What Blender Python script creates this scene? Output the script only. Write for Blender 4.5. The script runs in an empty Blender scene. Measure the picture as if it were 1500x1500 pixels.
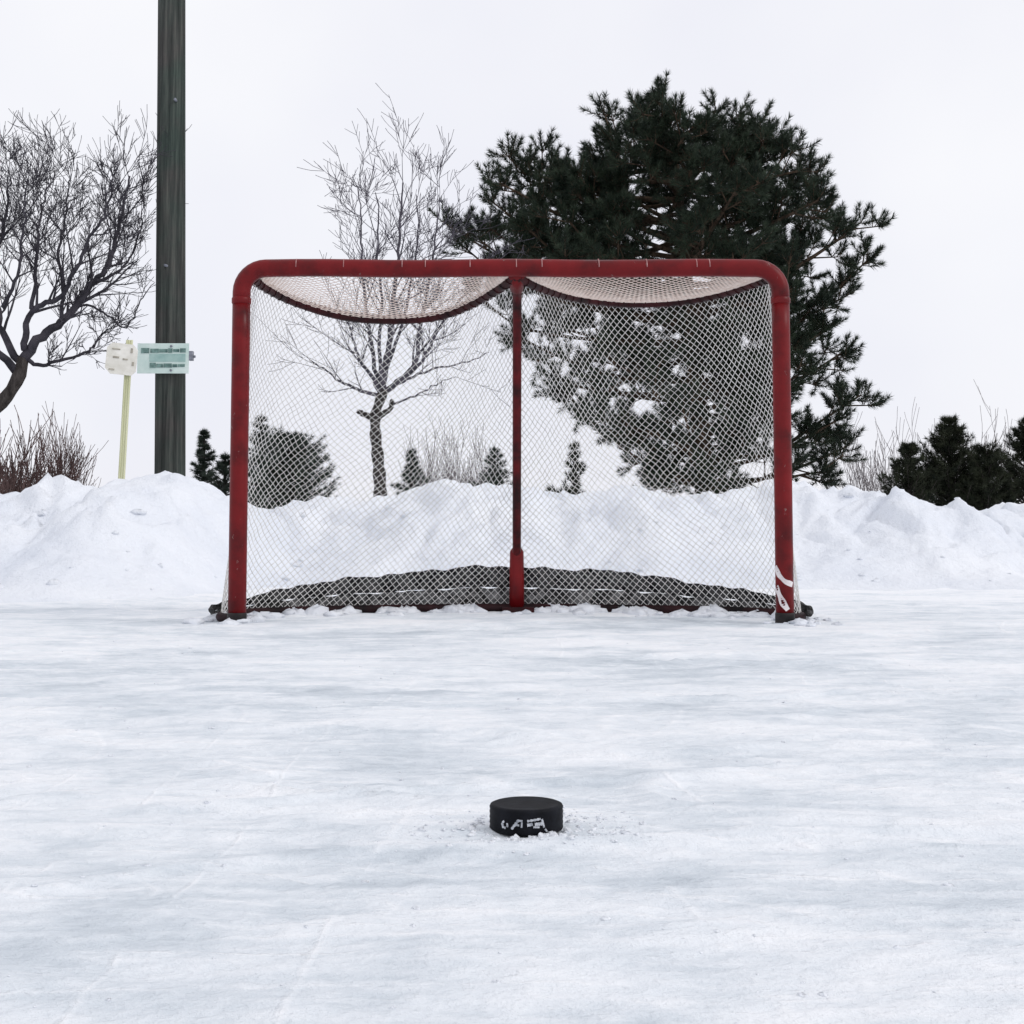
import bpy, math, random
import numpy as np
from mathutils import Vector, Matrix, Quaternion

random.seed(11)
RNG = np.random.default_rng(11)
scene = bpy.context.scene
COL = scene.collection

# ------------------------------------------------------------------ camera
CAM_H = 0.31                      # eye height over the ice
F_PX = 1950.0                     # focal length in photo pixels (1500 wide)
PITCH = math.radians(4.0)
AXIS_Y = 780.0 - F_PX * math.tan(PITCH)
cam_data = bpy.data.cameras.new('camera')
cam = bpy.data.objects.new('camera', cam_data)
COL.objects.link(cam)
cam.location = (0, 0, CAM_H)
cam.rotation_euler = (math.radians(90) + PITCH, 0, 0)
cam_data.sensor_width = 36.0
cam_data.lens = 36.0 * F_PX / 1500.0
cam_data.shift_y = (AXIS_Y - 750.0) / 1500.0
cam_data.clip_start = 0.05
cam_data.clip_end = 3000
scene.camera = cam

# ------------------------------------------------------------------ sky (overcast) and weak sun
SUN_EL, SUN_AZ = math.radians(36), math.radians(112)
world = bpy.data.worlds.new('World')
scene.world = world
world.use_nodes = True
nt = world.node_tree
nt.nodes.clear()
w_out = nt.nodes.new('ShaderNodeOutputWorld')
w_bg = nt.nodes.new('ShaderNodeBackground')
w_bg.inputs['Strength'].default_value = 0.1
w_sky = nt.nodes.new('ShaderNodeTexSky')
w_sky.sky_type = 'NISHITA'
w_sky.sun_disc = False
w_sky.sun_elevation = SUN_EL
w_sky.sun_rotation = SUN_AZ
w_tc = nt.nodes.new('ShaderNodeTexCoord')
w_no = nt.nodes.new('ShaderNodeTexNoise')
w_no.inputs['Scale'].default_value = 2.2
w_no.inputs['Detail'].default_value = 4
w_no.inputs['Roughness'].default_value = 0.5
w_ramp = nt.nodes.new('ShaderNodeValToRGB')
w_ramp.color_ramp.elements[0].position = 0.3
w_ramp.color_ramp.elements[0].color = (0.80, 0.805, 0.885, 1)
w_ramp.color_ramp.elements[1].position = 0.7
w_ramp.color_ramp.elements[1].color = (0.945, 0.945, 0.965, 1)
w_mul = nt.nodes.new('ShaderNodeVectorMath')
w_mul.operation = 'SCALE'
w_mul.inputs['Scale'].default_value = 10.8
w_mix = nt.nodes.new('ShaderNodeMix')
w_mix.data_type = 'RGBA'
w_mix.inputs['Factor'].default_value = 0.93
nt.links.new(w_tc.outputs['Generated'], w_no.inputs['Vector'])
nt.links.new(w_no.outputs['Fac'], w_ramp.inputs['Fac'])
nt.links.new(w_ramp.outputs['Color'], w_mul.inputs[0])
nt.links.new(w_sky.outputs['Color'], w_mix.inputs['A'])
nt.links.new(w_mul.outputs['Vector'], w_mix.inputs['B'])
nt.links.new(w_mix.outputs['Result'], w_bg.inputs['Color'])
nt.links.new(w_bg.outputs['Background'], w_out.inputs['Surface'])

sun_data = bpy.data.lights.new('sun', 'SUN')
sun_data.energy = 1.0
sun_data.angle = math.radians(16)
sun_data.color = (1.0, 0.97, 0.93)
sun = bpy.data.objects.new('sun', sun_data)
COL.objects.link(sun)
sun.rotation_euler = (math.radians(90) - SUN_EL, 0, math.radians(180) - SUN_AZ)
sun.location = (0, -5, 20)

vs = scene.view_settings
vs.view_transform = 'Standard'
vs.look = 'None'
vs.exposure = 0.0
vs.gamma = 1.0
vs.use_curve_mapping = False
scene.render.engine = 'CYCLES'

# ------------------------------------------------------------------ pixel -> place
CT, ST = math.cos(PITCH), math.sin(PITCH)
def ray(px, py):
    a = (px - 750.0) / F_PX
    b = (AXIS_Y - py) / F_PX
    return a, CT - b * ST, ST + b * CT
def P(px, py, d):
    """photo pixel at a known distance d in front of the camera"""
    x, y, z = ray(px, py)
    return Vector((x / y * d, d, CAM_H + z / y * d))
def G(px, py, h=0.0):
    """photo pixel that lies on the ground"""
    x, y, z = ray(px, py)
    t = (h - CAM_H) / z
    return Vector((x * t, y * t, h))

# ------------------------------------------------------------------ numpy noise
def _hash(ix, iy, seed):
    n = (ix.astype(np.int64) * 374761393 + iy.astype(np.int64) * 668265263 + seed * 974634777) & 0x7fffffff
    n = ((n ^ (n >> 13)) * 1274126177) & 0x7fffffff
    return ((n ^ (n >> 16)) & 0xffffff) / float(0xffffff)
def vnoise(x, y, seed=0):
    ix, iy = np.floor(x), np.floor(y)
    fx, fy = x - ix, y - iy
    u, v = fx * fx * fx * (fx * (fx * 6 - 15) + 10), fy * fy * fy * (fy * (fy * 6 - 15) + 10)
    a, b = _hash(ix, iy, seed), _hash(ix + 1, iy, seed)
    c, d = _hash(ix, iy + 1, seed), _hash(ix + 1, iy + 1, seed)
    return ((a + (b - a) * u) * (1 - v) + (c + (d - c) * u) * v) * 2 - 1
def fbm(x, y, seed=0, octv=4, gain=0.5):
    s, a, f = 0.0, 1.0, 1.0
    for k in range(octv):
        ca, sa = math.cos(0.7 * k), math.sin(0.7 * k)
        s = s + a * vnoise((x * ca - y * sa) * f + 17 * k, (x * sa + y * ca) * f - 9 * k, seed + k)
        a *= gain
        f *= 2.03
    return s
def sstep(a, b, x):
    t = np.clip((x - a) / (b - a), 0, 1)
    return t * t * (3 - 2 * t)

# ------------------------------------------------------------------ object helpers
class MB:
    def __init__(self):
        self.v, self.f = [], []
    def add(self, verts, faces):
        n = len(self.v)
        self.v += [tuple(p) for p in verts]
        self.f += [tuple(i + n for i in q) for q in faces]
    def tube(self, pts, rad, sides=8, cap=True):
        pts = [Vector(p) for p in pts]
        n = len(pts)
        if not hasattr(rad, '__len__'):
            rad = [rad] * n
        t = (pts[1] - pts[0]).normalized()
        ref = Vector((0, 0, 1)) if abs(t.z) < 0.9 else Vector((1, 0, 0))
        u = t.cross(ref).normalized()
        verts, faces = [], []
        for i in range(n):
            if i == 0: d = pts[1] - pts[0]
            elif i == n - 1: d = pts[-1] - pts[-2]
            else: d = (pts[i + 1] - pts[i]).normalized() + (pts[i] - pts[i - 1]).normalized()
            d = d.normalized() if d.length > 1e-9 else t
            u = (u - d * u.dot(d))
            u = u.normalized() if u.length > 1e-6 else d.orthogonal().normalized()
            w = d.cross(u)
            for k in range(sides):
                a = 2 * math.pi * k / sides
                verts.append(pts[i] + (u * math.cos(a) + w * math.sin(a)) * rad[i])
        for i in range(n - 1):
            for k in range(sides):
                k2 = (k + 1) % sides
                faces.append((i * sides + k, i * sides + k2, (i + 1) * sides + k2, (i + 1) * sides + k))
        if cap:
            faces.append(tuple(reversed(range(sides))))
            faces.append(tuple(range((n - 1) * sides, n * sides)))
        self.add(verts, faces)
    def box(self, c, size, rot=None):
        c = Vector(c)
        sx, sy, sz = [s / 2 for s in size]
        vv = [Vector((x, y, z)) for x in (-sx, sx) for y in (-sy, sy) for z in (-sz, sz)]
        if rot is not None:
            vv = [rot @ q for q in vv]
        self.add([c + q for q in vv], [(0, 1, 3, 2), (4, 6, 7, 5), (0, 4, 5, 1), (2, 3, 7, 6), (0, 2, 6, 4), (1, 5, 7, 3)])
    def lathe(self, prof, seg=48, origin=(0, 0, 0)):
        o = Vector(origin)
        verts, faces = [], []
        for r, z in prof:
            for k in range(seg):
                a = 2 * math.pi * k / seg
                verts.append(o + Vector((r * math.cos(a), r * math.sin(a), z)))
        m = len(prof)
        for i in range(m - 1):
            for k in range(seg):
                k2 = (k + 1) % seg
                faces.append((i * seg + k, i * seg + k2, (i + 1) * seg + k2, (i + 1) * seg + k))
        faces.append(tuple(reversed(range(seg))))
        faces.append(tuple(range((m - 1) * seg, m * seg)))
        self.add(verts, faces)
    def build(self, name, mat, parent=None, smooth=True):
        me = bpy.data.meshes.new(name)
        me.from_pydata(self.v, [], self.f)
        return link_mesh(name, me, mat, parent, smooth)

def link_mesh(name, me, mat, parent=None, smooth=True):
    me.materials.append(mat)
    if smooth:
        me.polygons.foreach_set('use_smooth', np.ones(len(me.polygons), dtype=bool))
    me.update()
    o = bpy.data.objects.new(name, me)
    COL.objects.link(o)
    if parent is not None:
        o.parent = parent
        if parent.type == 'EMPTY' or parent.parent is not None or parent.matrix_basis != Matrix():
            root = parent
            loc = Vector((0, 0, 0))
            while root is not None:
                loc += root.location
                root = root.parent
            me.transform(Matrix.Translation(-loc))       # meshes are written in world metres
    return o
def tris_mesh(name, V, T, mat, parent=None, smooth=False):
    me = bpy.data.meshes.new(name)
    V = np.asarray(V, dtype=np.float32).reshape(-1, 3)
    T = np.asarray(T, dtype=np.int32).reshape(-1, 3)
    me.vertices.add(len(V)); me.vertices.foreach_set('co', V.ravel())
    me.loops.add(T.size); me.loops.foreach_set('vertex_index', T.ravel())
    me.polygons.add(len(T))
    me.polygons.foreach_set('loop_start', np.arange(0, T.size, 3, dtype=np.int32))
    me.update(calc_edges=True)
    return link_mesh(name, me, mat, parent, smooth)
def grid_mesh(name, X, Y, Z, mat, keep=None):
    ny, nx = X.shape
    V = np.stack([X, Y, Z], -1).reshape(-1, 3)
    i = np.arange(ny - 1)[:, None] * nx + np.arange(nx - 1)[None, :]
    q = np.stack([i, i + 1, i + nx + 1, i + nx], -1).reshape(-1, 4)
    if keep is not None:
        kk = keep.ravel()
        q = q[kk[q].any(1)]
        used = np.unique(q)
        re = -np.ones(len(V), dtype=np.int64); re[used] = np.arange(len(used))
        V, q = V[used], re[q]
    T = np.concatenate([q[:, [0, 1, 2]], q[:, [0, 2, 3]]])
    return tris_mesh(name, V, T, mat, None, True)
def thing(name, label, cat, loc, group=None):
    o = bpy.data.objects.new(name, None)
    COL.objects.link(o)
    o.empty_display_size = 0.1
    o.location = loc
    o['label'] = label; o['category'] = cat
    if group: o['group'] = group
    return o
def catmull(pts, n=8):
    pts = [Vector(p) for p in pts]
    q = [pts[0] * 2 - pts[1]] + pts + [pts[-1] * 2 - pts[-2]]
    out = []
    for i in range(1, len(q) - 2):
        for k in range(n):
            t = k / n
            a, b, c, d = q[i - 1], q[i], q[i + 1], q[i + 2]
            out.append(0.5 * ((2 * b) + (c - a) * t + (2 * a - 5 * b + 4 * c - d) * t * t + (3 * b - a - 3 * c + d) * t ** 3))
    out.append(pts[-1])
    return out
def resample(pts, n):
    L = [0.0]
    for a, b in zip(pts, pts[1:]):
        L.append(L[-1] + (b - a).length)
    out, j = [], 0
    for k in range(n):
        s = L[-1] * k / (n - 1)
        while j < len(L) - 2 and L[j + 1] < s:
            j += 1
        t = (s - L[j]) / max(1e-9, L[j + 1] - L[j])
        out.append(pts[j].lerp(pts[j + 1], min(1, t)))
    return out
def at_frac(pts, u):
    x = min(max(u, 0), 1) * (len(pts) - 1)
    i = min(int(x), len(pts) - 2)
    return pts[i].lerp(pts[i + 1], x - i)

# ------------------------------------------------------------------ materials
def mat_new(name):
    m = bpy.data.materials.new(name)
    m.use_nodes = True
    return m, m.node_tree, m.node_tree.nodes['Principled BSDF']
def nd(t, kind, **kw):
    n = t.nodes.new(kind)
    for k, v in kw.items():
        if k in n.inputs: n.inputs[k].default_value = v
        else: setattr(n, k, v)
    return n
def noise_node(t, scale, detail=4, rough=0.5, stretch=(1, 1, 1), rotz=0.0):
    tc = nd(t, 'ShaderNodeTexCoord')
    mp = nd(t, 'ShaderNodeMapping')
    mp.inputs['Scale'].default_value = stretch
    mp.inputs['Rotation'].default_value = (0, 0, rotz)
    n = nd(t, 'ShaderNodeTexNoise')
    n.inputs['Scale'].default_value = scale
    n.inputs['Detail'].default_value = detail
    n.inputs['Roughness'].default_value = rough
    t.links.new(tc.outputs['Object'], mp.inputs['Vector'])
    t.links.new(mp.outputs['Vector'], n.inputs['Vector'])
    return n
def ramp_node(t, src, stops):
    r = nd(t, 'ShaderNodeValToRGB')
    e = r.color_ramp.elements
    while len(e) < len(stops): e.new(0.5)
    for el, (p, c) in zip(e, stops):
        el.position = p
        el.color = (*c, 1) if len(c) == 3 else c
    t.links.new(src, r.inputs['Fac'])
    return r
def bump_node(t, src, strength, dist, chain=None):
    b = nd(t, 'ShaderNodeBump')
    b.inputs['Strength'].default_value = strength
    b.inputs['Distance'].default_value = dist
    t.links.new(src, b.inputs['Height'])
    if chain is not None: t.links.new(chain.outputs['Normal'], b.inputs['Normal'])
    return b
def simple(name, c1, c2, scale=8, rough=0.6, bump=0.0, bdist=0.002, stretch=(1, 1, 1), spec=0.5, detail=5, lo=0.35, hi=0.65):
    m, t, b = mat_new(name)
    n = noise_node(t, scale, detail, 0.6, stretch)
    r = ramp_node(t, n.outputs['Fac'], [(lo, c1), (hi, c2)])
    t.links.new(r.outputs['Color'], b.inputs['Base Color'])
    b.inputs['Roughness'].default_value = rough
    b.inputs['Specular IOR Level'].default_value = spec
    if bump:
        bn = bump_node(t, n.outputs['Fac'], bump, bdist)
        t.links.new(bn.outputs['Normal'], b.inputs['Normal'])
    return m

def mk_snow():
    m, t, b = mat_new('snow')
    n1 = noise_node(t, 1.4, 5, 0.55)
    r = ramp_node(t, n1.outputs['Fac'], [(0.3, (0.72, 0.755, 0.82)), (0.7, (0.85, 0.87, 0.905))])
    t.links.new(r.outputs['Color'], b.inputs['Base Color'])
    b.inputs['Roughness'].default_value = 0.75
    b.inputs['Specular IOR Level'].default_value = 0.25
    n2 = noise_node(t, 16, 6, 0.62)
    n3 = noise_node(t, 120, 3, 0.6)
    b1 = bump_node(t, n2.outputs['Fac'], 0.55, 0.05)
    b2 = bump_node(t, n3.outputs['Fac'], 0.4, 0.006, b1)
    t.links.new(b2.outputs['Normal'], b.inputs['Normal'])
    return m
def mk_ice():
    m, t, b = mat_new('scraped_ice')
    big = noise_node(t, 1.5, 6, 0.6, (0.8, 1.2, 1), 0.12)
    mid = noise_node(t, 6.5, 7, 0.68, (0.75, 1.2, 1), -0.15)
    fine = noise_node(t, 38, 6, 0.7, (0.8, 1.1, 1), 0.2)
    scr1 = noise_node(t, 22, 4, 0.6, (0.2, 1.5, 1), 0.5)
    scr2 = noise_node(t, 22, 4, 0.6, (0.2, 1.4, 1), -0.6)
    def add(a, ka, bb, kb):
        q = nd(t, 'ShaderNodeMath', operation='MULTIPLY'); q.inputs[1].default_value = ka; t.links.new(a, q.inputs[0])
        w = nd(t, 'ShaderNodeMath', operation='MULTIPLY_ADD'); w.inputs[1].default_value = kb
        t.links.new(bb, w.inputs[0]); t.links.new(q.outputs[0], w.inputs[2])
        return w.outputs[0]
    s = add(big.outputs['Fac'], 0.45, mid.outputs['Fac'], 0.33)
    s = add(s, 1.0, scr1.outputs['Fac'], 0.12)
    s = add(s, 1.0, scr2.outputs['Fac'], 0.10)
    s = add(s, 1.0, fine.outputs['Fac'], 0.10)       # centred near 0.55
    cuts = None                                       # thin curved skate cuts: contour lines of slow noises
    for (sc, st_, rz, lo_) in ((1.1, (0.35, 1.5, 1), 0.5, 0.010), (1.3, (0.3, 1.6, 1), -0.45, 0.010), (0.9, (1.1, 0.5, 1), 0.25, 0.008), (1.7, (0.4, 1.3, 1), 1.0, 0.012)):
        cn = noise_node(t, sc, 0.6, 0.4, st_, rz)
        q1 = nd(t, 'ShaderNodeMath', operation='SUBTRACT'); q1.inputs[1].default_value = 0.5; t.links.new(cn.outputs['Fac'], q1.inputs[0])
        q2 = nd(t, 'ShaderNodeMath', operation='PINGPONG'); q2.inputs[1].default_value = 0.045; t.links.new(q1.outputs[0], q2.inputs[0])
        q3 = nd(t, 'ShaderNodeMapRange'); q3.inputs['From Min'].default_value = 0.0; q3.inputs['From Max'].default_value = lo_ * 0.35
        q3.inputs['To Min'].default_value = 1.0; q3.inputs['To Max'].default_value = 0.0
        t.links.new(q2.outputs[0], q3.inputs['Value'])
        if cuts is None: cuts = q3.outputs['Result']
        else:
            q4 = nd(t, 'ShaderNodeMath', operation='MAXIMUM'); t.links.new(cuts, q4.inputs[0]); t.links.new(q3.outputs['Result'], q4.inputs[1]); cuts = q4.outputs[0]
    brk = ramp_node(t, mid.outputs['Fac'], [(0.42, (0, 0, 0)), (0.60, (1, 1, 1))])
    q5 = nd(t, 'ShaderNodeMath', operation='MULTIPLY'); t.links.new(cuts, q5.inputs[0]); t.links.new(brk.outputs['Color'], q5.inputs[1])
    s = add(s, 1.0, q5.outputs[0], 0.055)
    tc = nd(t, 'ShaderNodeTexCoord'); sx = nd(t, 'ShaderNodeSeparateXYZ')
    t.links.new(tc.outputs['Object'], sx.inputs[0])
    mr = nd(t, 'ShaderNodeMapRange'); mr.inputs['From Min'].default_value = 5.2; mr.inputs['From Max'].default_value = 7.4
    mr.inputs['To Min'].default_value = 0.0; mr.inputs['To Max'].default_value = 0.09
    t.links.new(sx.outputs['Y'], mr.inputs['Value'])
    s = add(s, 1.0, mr.outputs['Result'], 1.0)
    r = ramp_node(t, s, [(0.43, (0.50, 0.555, 0.61)), (0.50, (0.65, 0.70, 0.75)), (0.555, (0.775, 0.81, 0.85)), (0.63, (0.885, 0.90, 0.925))])
    t.links.new(r.outputs['Color'], b.inputs['Base Color'])
    rr = ramp_node(t, s, [(0.44, (0.42,) * 3), (0.58, (0.8,) * 3)])
    t.links.new(rr.outputs['Color'], b.inputs['Roughness'])
    b.inputs['Specular IOR Level'].default_value = 0.3
    b1 = bump_node(t, s, 0.75, 0.03)
    b2 = bump_node(t, fine.outputs['Fac'], 0.6, 0.008, b1)
    gr = noise_node(t, 260, 3, 0.6)
    b3 = bump_node(t, gr.outputs['Fac'], 0.3, 0.0015, b2)
    t.links.new(b3.outputs['Normal'], b.inputs['Normal'])
    return m
def mk_red():
    m, t, b = mat_new('red_enamel')
    n = noise_node(t, 9, 6, 0.6)
    r = ramp_node(t, n.outputs['Fac'], [(0.28, (0.060, 0.0022, 0.0035)), (0.5, (0.140, 0.004, 0.006)), (0.72, (0.185, 0.0065, 0.009))])
    ch = noise_node(t, 42, 6, 0.75, (1, 1, 0.6))
    cm = ramp_node(t, ch.outputs['Fac'], [(0.645, (0, 0, 0)), (0.69, (1, 1, 1))])
    mx = nd(t, 'ShaderNodeMix', data_type='RGBA')
    mx.inputs['B'].default_value = (0.20, 0.115, 0.11, 1)
    t.links.new(cm.outputs['Color'], mx.inputs['Factor'])
    t.links.new(r.outputs['Color'], mx.inputs['A'])
    t.links.new(mx.outputs['Result'], b.inputs['Base Color'])
    rr = ramp_node(t, n.outputs['Fac'], [(0.3, (0.34,) * 3), (0.7, (0.55,) * 3)])
    t.links.new(rr.outputs['Color'], b.inputs['Roughness'])
    b.inputs['Specular IOR Level'].default_value = 0.22
    bn = bump_node(t, n.outputs['Fac'], 0.15, 0.004)
    t.links.new(bn.outputs['Normal'], b.inputs['Normal'])
    return m
def mk_pole():
    m, t, b = mat_new('weathered_pole_wood')
    n = noise_node(t, 26, 6, 0.7, (1, 1, 0.035))
    n2 = noise_node(t, 1.6, 4, 0.6)
    r = ramp_node(t, n.outputs['Fac'], [(0.32, (0.022, 0.023, 0.023)), (0.5, (0.055, 0.058, 0.057)), (0.68, (0.115, 0.114, 0.108))])
    r2 = ramp_node(t, n2.outputs['Fac'], [(0.4, (0.75, 0.95, 0.85)), (0.62, (1.0, 0.93, 0.9))])
    mx = nd(t, 'ShaderNodeMix', data_type='RGBA', blend_type='MULTIPLY')
    mx.inputs['Factor'].default_value = 1
    t.links.new(r.outputs['Color'], mx.inputs['A']); t.links.new(r2.outputs['Color'], mx.inputs['B'])
    t.links.new(mx.outputs['Result'], b.inputs['Base Color'])
    b.inputs['Roughness'].default_value = 0.9
    b.inputs['Specular IOR Level'].default_value = 0.15
    bn = bump_node(t, n.outputs['Fac'], 0.8, 0.012)
    t.links.new(bn.outputs['Normal'], b.inputs['Normal'])
    return m

M = {}
M['snow'] = mk_snow()
M['ice'] = mk_ice()
M['red'] = mk_red()
M['pole'] = mk_pole()
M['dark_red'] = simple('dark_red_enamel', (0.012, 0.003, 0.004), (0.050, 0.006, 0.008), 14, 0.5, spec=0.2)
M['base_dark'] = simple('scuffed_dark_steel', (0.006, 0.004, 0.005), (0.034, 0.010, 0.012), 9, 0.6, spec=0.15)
M['brace_red'] = simple('mottled_red_enamel', (0.018, 0.003, 0.004), (0.135, 0.006, 0.009), 10, 0.5, spec=0.2)  # red mottled with near-black at random
M['black_metal'] = simple('black_steel', (0.008, 0.007, 0.008), (0.030, 0.024, 0.024), 20, 0.5, spec=0.2)
M['cord'] = simple('net_cord', (0.60, 0.59, 0.575), (0.80, 0.79, 0.775), 40, 0.85)
M['faded_lace'] = simple('faded_pink_lacing', (0.30, 0.10, 0.10), (0.55, 0.33, 0.32), 30, 0.85)
M['lace'] = simple('white_lacing', (0.62, 0.55, 0.56), (0.80, 0.76, 0.76), 30, 0.85)
M['top_cord'] = simple('cream_net_cord', (0.66, 0.53, 0.47), (0.82, 0.72, 0.66), 40, 0.85)
M['skirt'] = simple('black_skirt_fabric', (0.008, 0.008, 0.009), (0.085, 0.085, 0.085), 24, 0.9, 0.5, 0.01, spec=0.1)
M['grey_skirt'] = simple('frosted_grey_mesh', (0.020, 0.020, 0.019), (0.30, 0.30, 0.30), 20, 0.9, 0.6, 0.02, (1, 1, 1.2), lo=0.45, hi=0.72)
M['rubber'] = simple('puck_rubber', (0.003, 0.0035, 0.005), (0.010, 0.011, 0.015), 60, 0.6, 0.35, 0.002, spec=0.1)
M['puck_print'] = simple('puck_print', (0.20, 0.22, 0.25), (0.62, 0.64, 0.68), 160, 0.7)
M['bark'] = simple('dark_bark', (0.028, 0.024, 0.023), (0.085, 0.075, 0.07), 30, 0.95, 0.8, 0.02, (1, 1, 0.3), 0.1)
M['twig'] = simple('grey_twig', (0.028, 0.027, 0.033), (0.075, 0.069, 0.082), 6, 0.9, spec=0.15)
M['hazed_twig'] = simple('hazed_lilac_twig', (0.055, 0.052, 0.064), (0.13, 0.12, 0.145), 6, 0.9, spec=0.15)  # haze of the centre tree's crown painted in as a lighter lilac grey
M['far_haze_twig'] = simple('far_haze_twig', (0.14, 0.125, 0.13), (0.24, 0.215, 0.215), 3, 0.9, spec=0.15)  # distance haze put into the twig colour of the far thickets
M['brown_twig'] = simple('red_brown_twig', (0.065, 0.040, 0.038), (0.17, 0.115, 0.108), 4, 0.9, spec=0.15)
M['pine'] = simple('pine_needles', (0.008, 0.016, 0.010), (0.040, 0.058, 0.034), 5, 0.6, spec=0.25)
M['spruce'] = simple('spruce_needles', (0.012, 0.020, 0.016), (0.060, 0.080, 0.060), 11, 0.65, spec=0.2)
M['juniper'] = simple('juniper_needles', (0.006, 0.010, 0.006), (0.045, 0.052, 0.030), 10, 0.7, spec=0.2)
M['pine_bark'] = simple('pine_bark', (0.035, 0.025, 0.018), (0.12, 0.085, 0.06), 16, 0.95, 0.8, 0.03, (1, 1, 0.4), 0.1)
M['mint'] = simple('pale_green_enamel', (0.52, 0.66, 0.61), (0.66, 0.76, 0.72), 7, 0.5)
M['teal_band'] = simple('teal_band_paint', (0.26, 0.42, 0.39), (0.38, 0.53, 0.49), 9, 0.5)
M['sign_green'] = simple('dark_green_print', (0.05, 0.11, 0.10), (0.20, 0.32, 0.29), 22, 0.6)
M['cream'] = simple('cream_enamel', (0.62, 0.60, 0.53), (0.80, 0.78, 0.72), 8, 0.55)
M['yellow'] = simple('faded_yellow_paint', (0.47, 0.48, 0.28), (0.68, 0.68, 0.46), 6, 0.6, stretch=(1, 1, 0.2))
M['brown_print'] = simple('brown_print', (0.22, 0.20, 0.16), (0.45, 0.42, 0.35), 14, 0.7)
M['zinc'] = simple('zinc_bracket', (0.12, 0.13, 0.16), (0.26, 0.27, 0.32), 20, 0.45)

# ================================================================== THE SETTING
# far snow field, one sheet to the horizon
Xs = np.concatenate([np.linspace(-900, -40, 24), np.linspace(-36, 36, 49), np.linspace(40, 900, 24)])
Ys = np.concatenate([np.linspace(-300, -20, 12), np.linspace(-18, 60, 53), np.linspace(66, 1500, 34)])
X, Y = np.meshgrid(Xs, Ys)
Z = -0.07 + 0.05 * fbm(X / 9, Y / 9, 3, 3) * sstep(10, 16, np.hypot(X, Y - 2))
o = grid_mesh('snow_field', X, Y, Z, M['snow']); o['kind'] = 'structure'

# bank of cleared snow round the rink
CREST_PX = [(-400, 715), (-200, 722), (0, 728), (40, 712), (70, 704), (110, 706), (150, 700), (210, 691), (260, 697), (300, 706), (340, 716), (380, 729), (440, 724),
            (500, 727), (540, 736), (600, 718), (660, 711), (740, 716), (780, 722), (820, 739), (870, 719), (900, 710), (960, 712), (1000, 721),
            (1060, 723), (1130, 725), (1180, 712), (1240, 716), (1290, 712), (1310, 728), (1340, 738), (1380, 731), (1420, 745), (1450, 741),
            (1480, 731), (1520, 730), (1700, 722), (1900, 715)]
def toe(x):
    return 7.7 - 1.15 * sstep(-1.25, -1.85, x) + 0.35 * vnoise(x * 0.8 + 3, x * 0 + 1.0, 5) + 0.22 * vnoise(x * 2.3, x * 0 + 4.0, 6)
def crest_d(x):
    return toe(x) + 1.15
_cx = np.array([(px - 750) / F_PX for px, py in CREST_PX])
_ch = np.array([(ray(px, py)[2] / ray(px, py)[1]) for px, py in CREST_PX])
def chunks(x, y, cell, seed):
    gx, gy = x / cell, y / cell
    ix, iy = np.floor(gx), np.floor(gy)
    out = np.zeros_like(x)
    for ox in (-1, 0, 1):
        for oy_ in (-1, 0, 1):
            cx_, cy_ = ix + ox, iy + oy_
            px_ = cx_ + _hash(cx_, cy_, seed); py_ = cy_ + _hash(cx_, cy_, seed + 1)
            a = _hash(cx_, cy_, seed + 2) * 6.283
            dx, dy = gx - px_, gy - py_
            u = np.abs(dx * np.cos(a) + dy * np.sin(a)); v = np.abs(-dx * np.sin(a) + dy * np.cos(a)) * 1.4
            r = 0.25 + 0.65 * _hash(cx_, cy_, seed + 3) ** 2
            d = np.maximum(np.maximum(u, v), (u + v) * 0.72) / r
            hgt = r * _hash(cx_, cy_, seed + 4)
            out = np.maximum(out, hgt * (1 - sstep(0.62, 1.05, d)) * (0.75 + 0.5 * dx * np.cos(a)))
    return out * cell
def bank_sd(x, y):
    """distance outwards from the edge of the ice"""
    front = y - toe(x)
    side = np.abs(x) - 6.6 - 0.4 * vnoise(y * 0.7, y * 0 + 2, 8)
    back = -6.0 - y
    return np.maximum(np.maximum(front, side), back)
def bank_h(x, y):
    sd = bank_sd(x, y)
    yc = np.maximum(crest_d(x), y)
    H = CAM_H + np.interp(x / crest_d(x), _cx, _ch) * crest_d(x)
    H = np.where((np.abs(x) > 6.2) | (y < 3), 0.55, H)
    wx, wy = x + 0.12 * vnoise(x * 3, y * 3, 31), y + 0.12 * vnoise(x * 3, y * 3, 32)
    lump = 0.10 * fbm(wx * 1.9, wy * 1.9, 12, 2) + 0.075 * np.abs(fbm(wx * 4.5, wy * 4.5, 14, 2)) + 0.026 * fbm(wx * 11, wy * 11, 15, 3)
    cmask = np.clip(fbm(x * 1.1, y * 1.1, 21, 2) + 0.35, 0, 1) * (0.35 + 0.65 * sstep(0.55, 1.0, sd))
    crag = cmask * (0.075 * np.clip(np.abs(fbm(wx * 5, wy * 5, 18, 2)) - 0.12, 0, 0.5) + 0.045 * np.clip(np.abs(fbm(wx * 12, wy * 12, 19, 2)) - 0.15, 0, 0.4))
    crag = crag + (0.25 + 0.75 * cmask) * (0.8 * chunks(wx, wy, 0.24, 61) + 0.9 * chunks(wx, wy, 0.11, 71))
    rr_ = np.clip((sd + 0.8) / 2.0, 0, 1); rise = sstep(0, 1, rr_) ** 1.25
    drift = 0.028 * (fbm(x * 1.1, y * 1.9, 81, 3) + 0.1) * sstep(-1.3, -0.5, sd) * sstep(0.8, 0.0, sd)
    fall = 1 - sstep(1.6, 4.2, sd)
    body = (H - 0.055) * rise * fall
    return body + drift + (lump + crag) * np.clip(rise * 1.15, 0, 1) * (0.30 + 0.70 * np.clip((1.25 - sd) / 0.7, 0.35, 1)) * fall - 0.02 - 0.10 * sstep(2.5, 4.4, sd) - 0.03 * sstep(-0.8, -1.3, sd)
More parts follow.
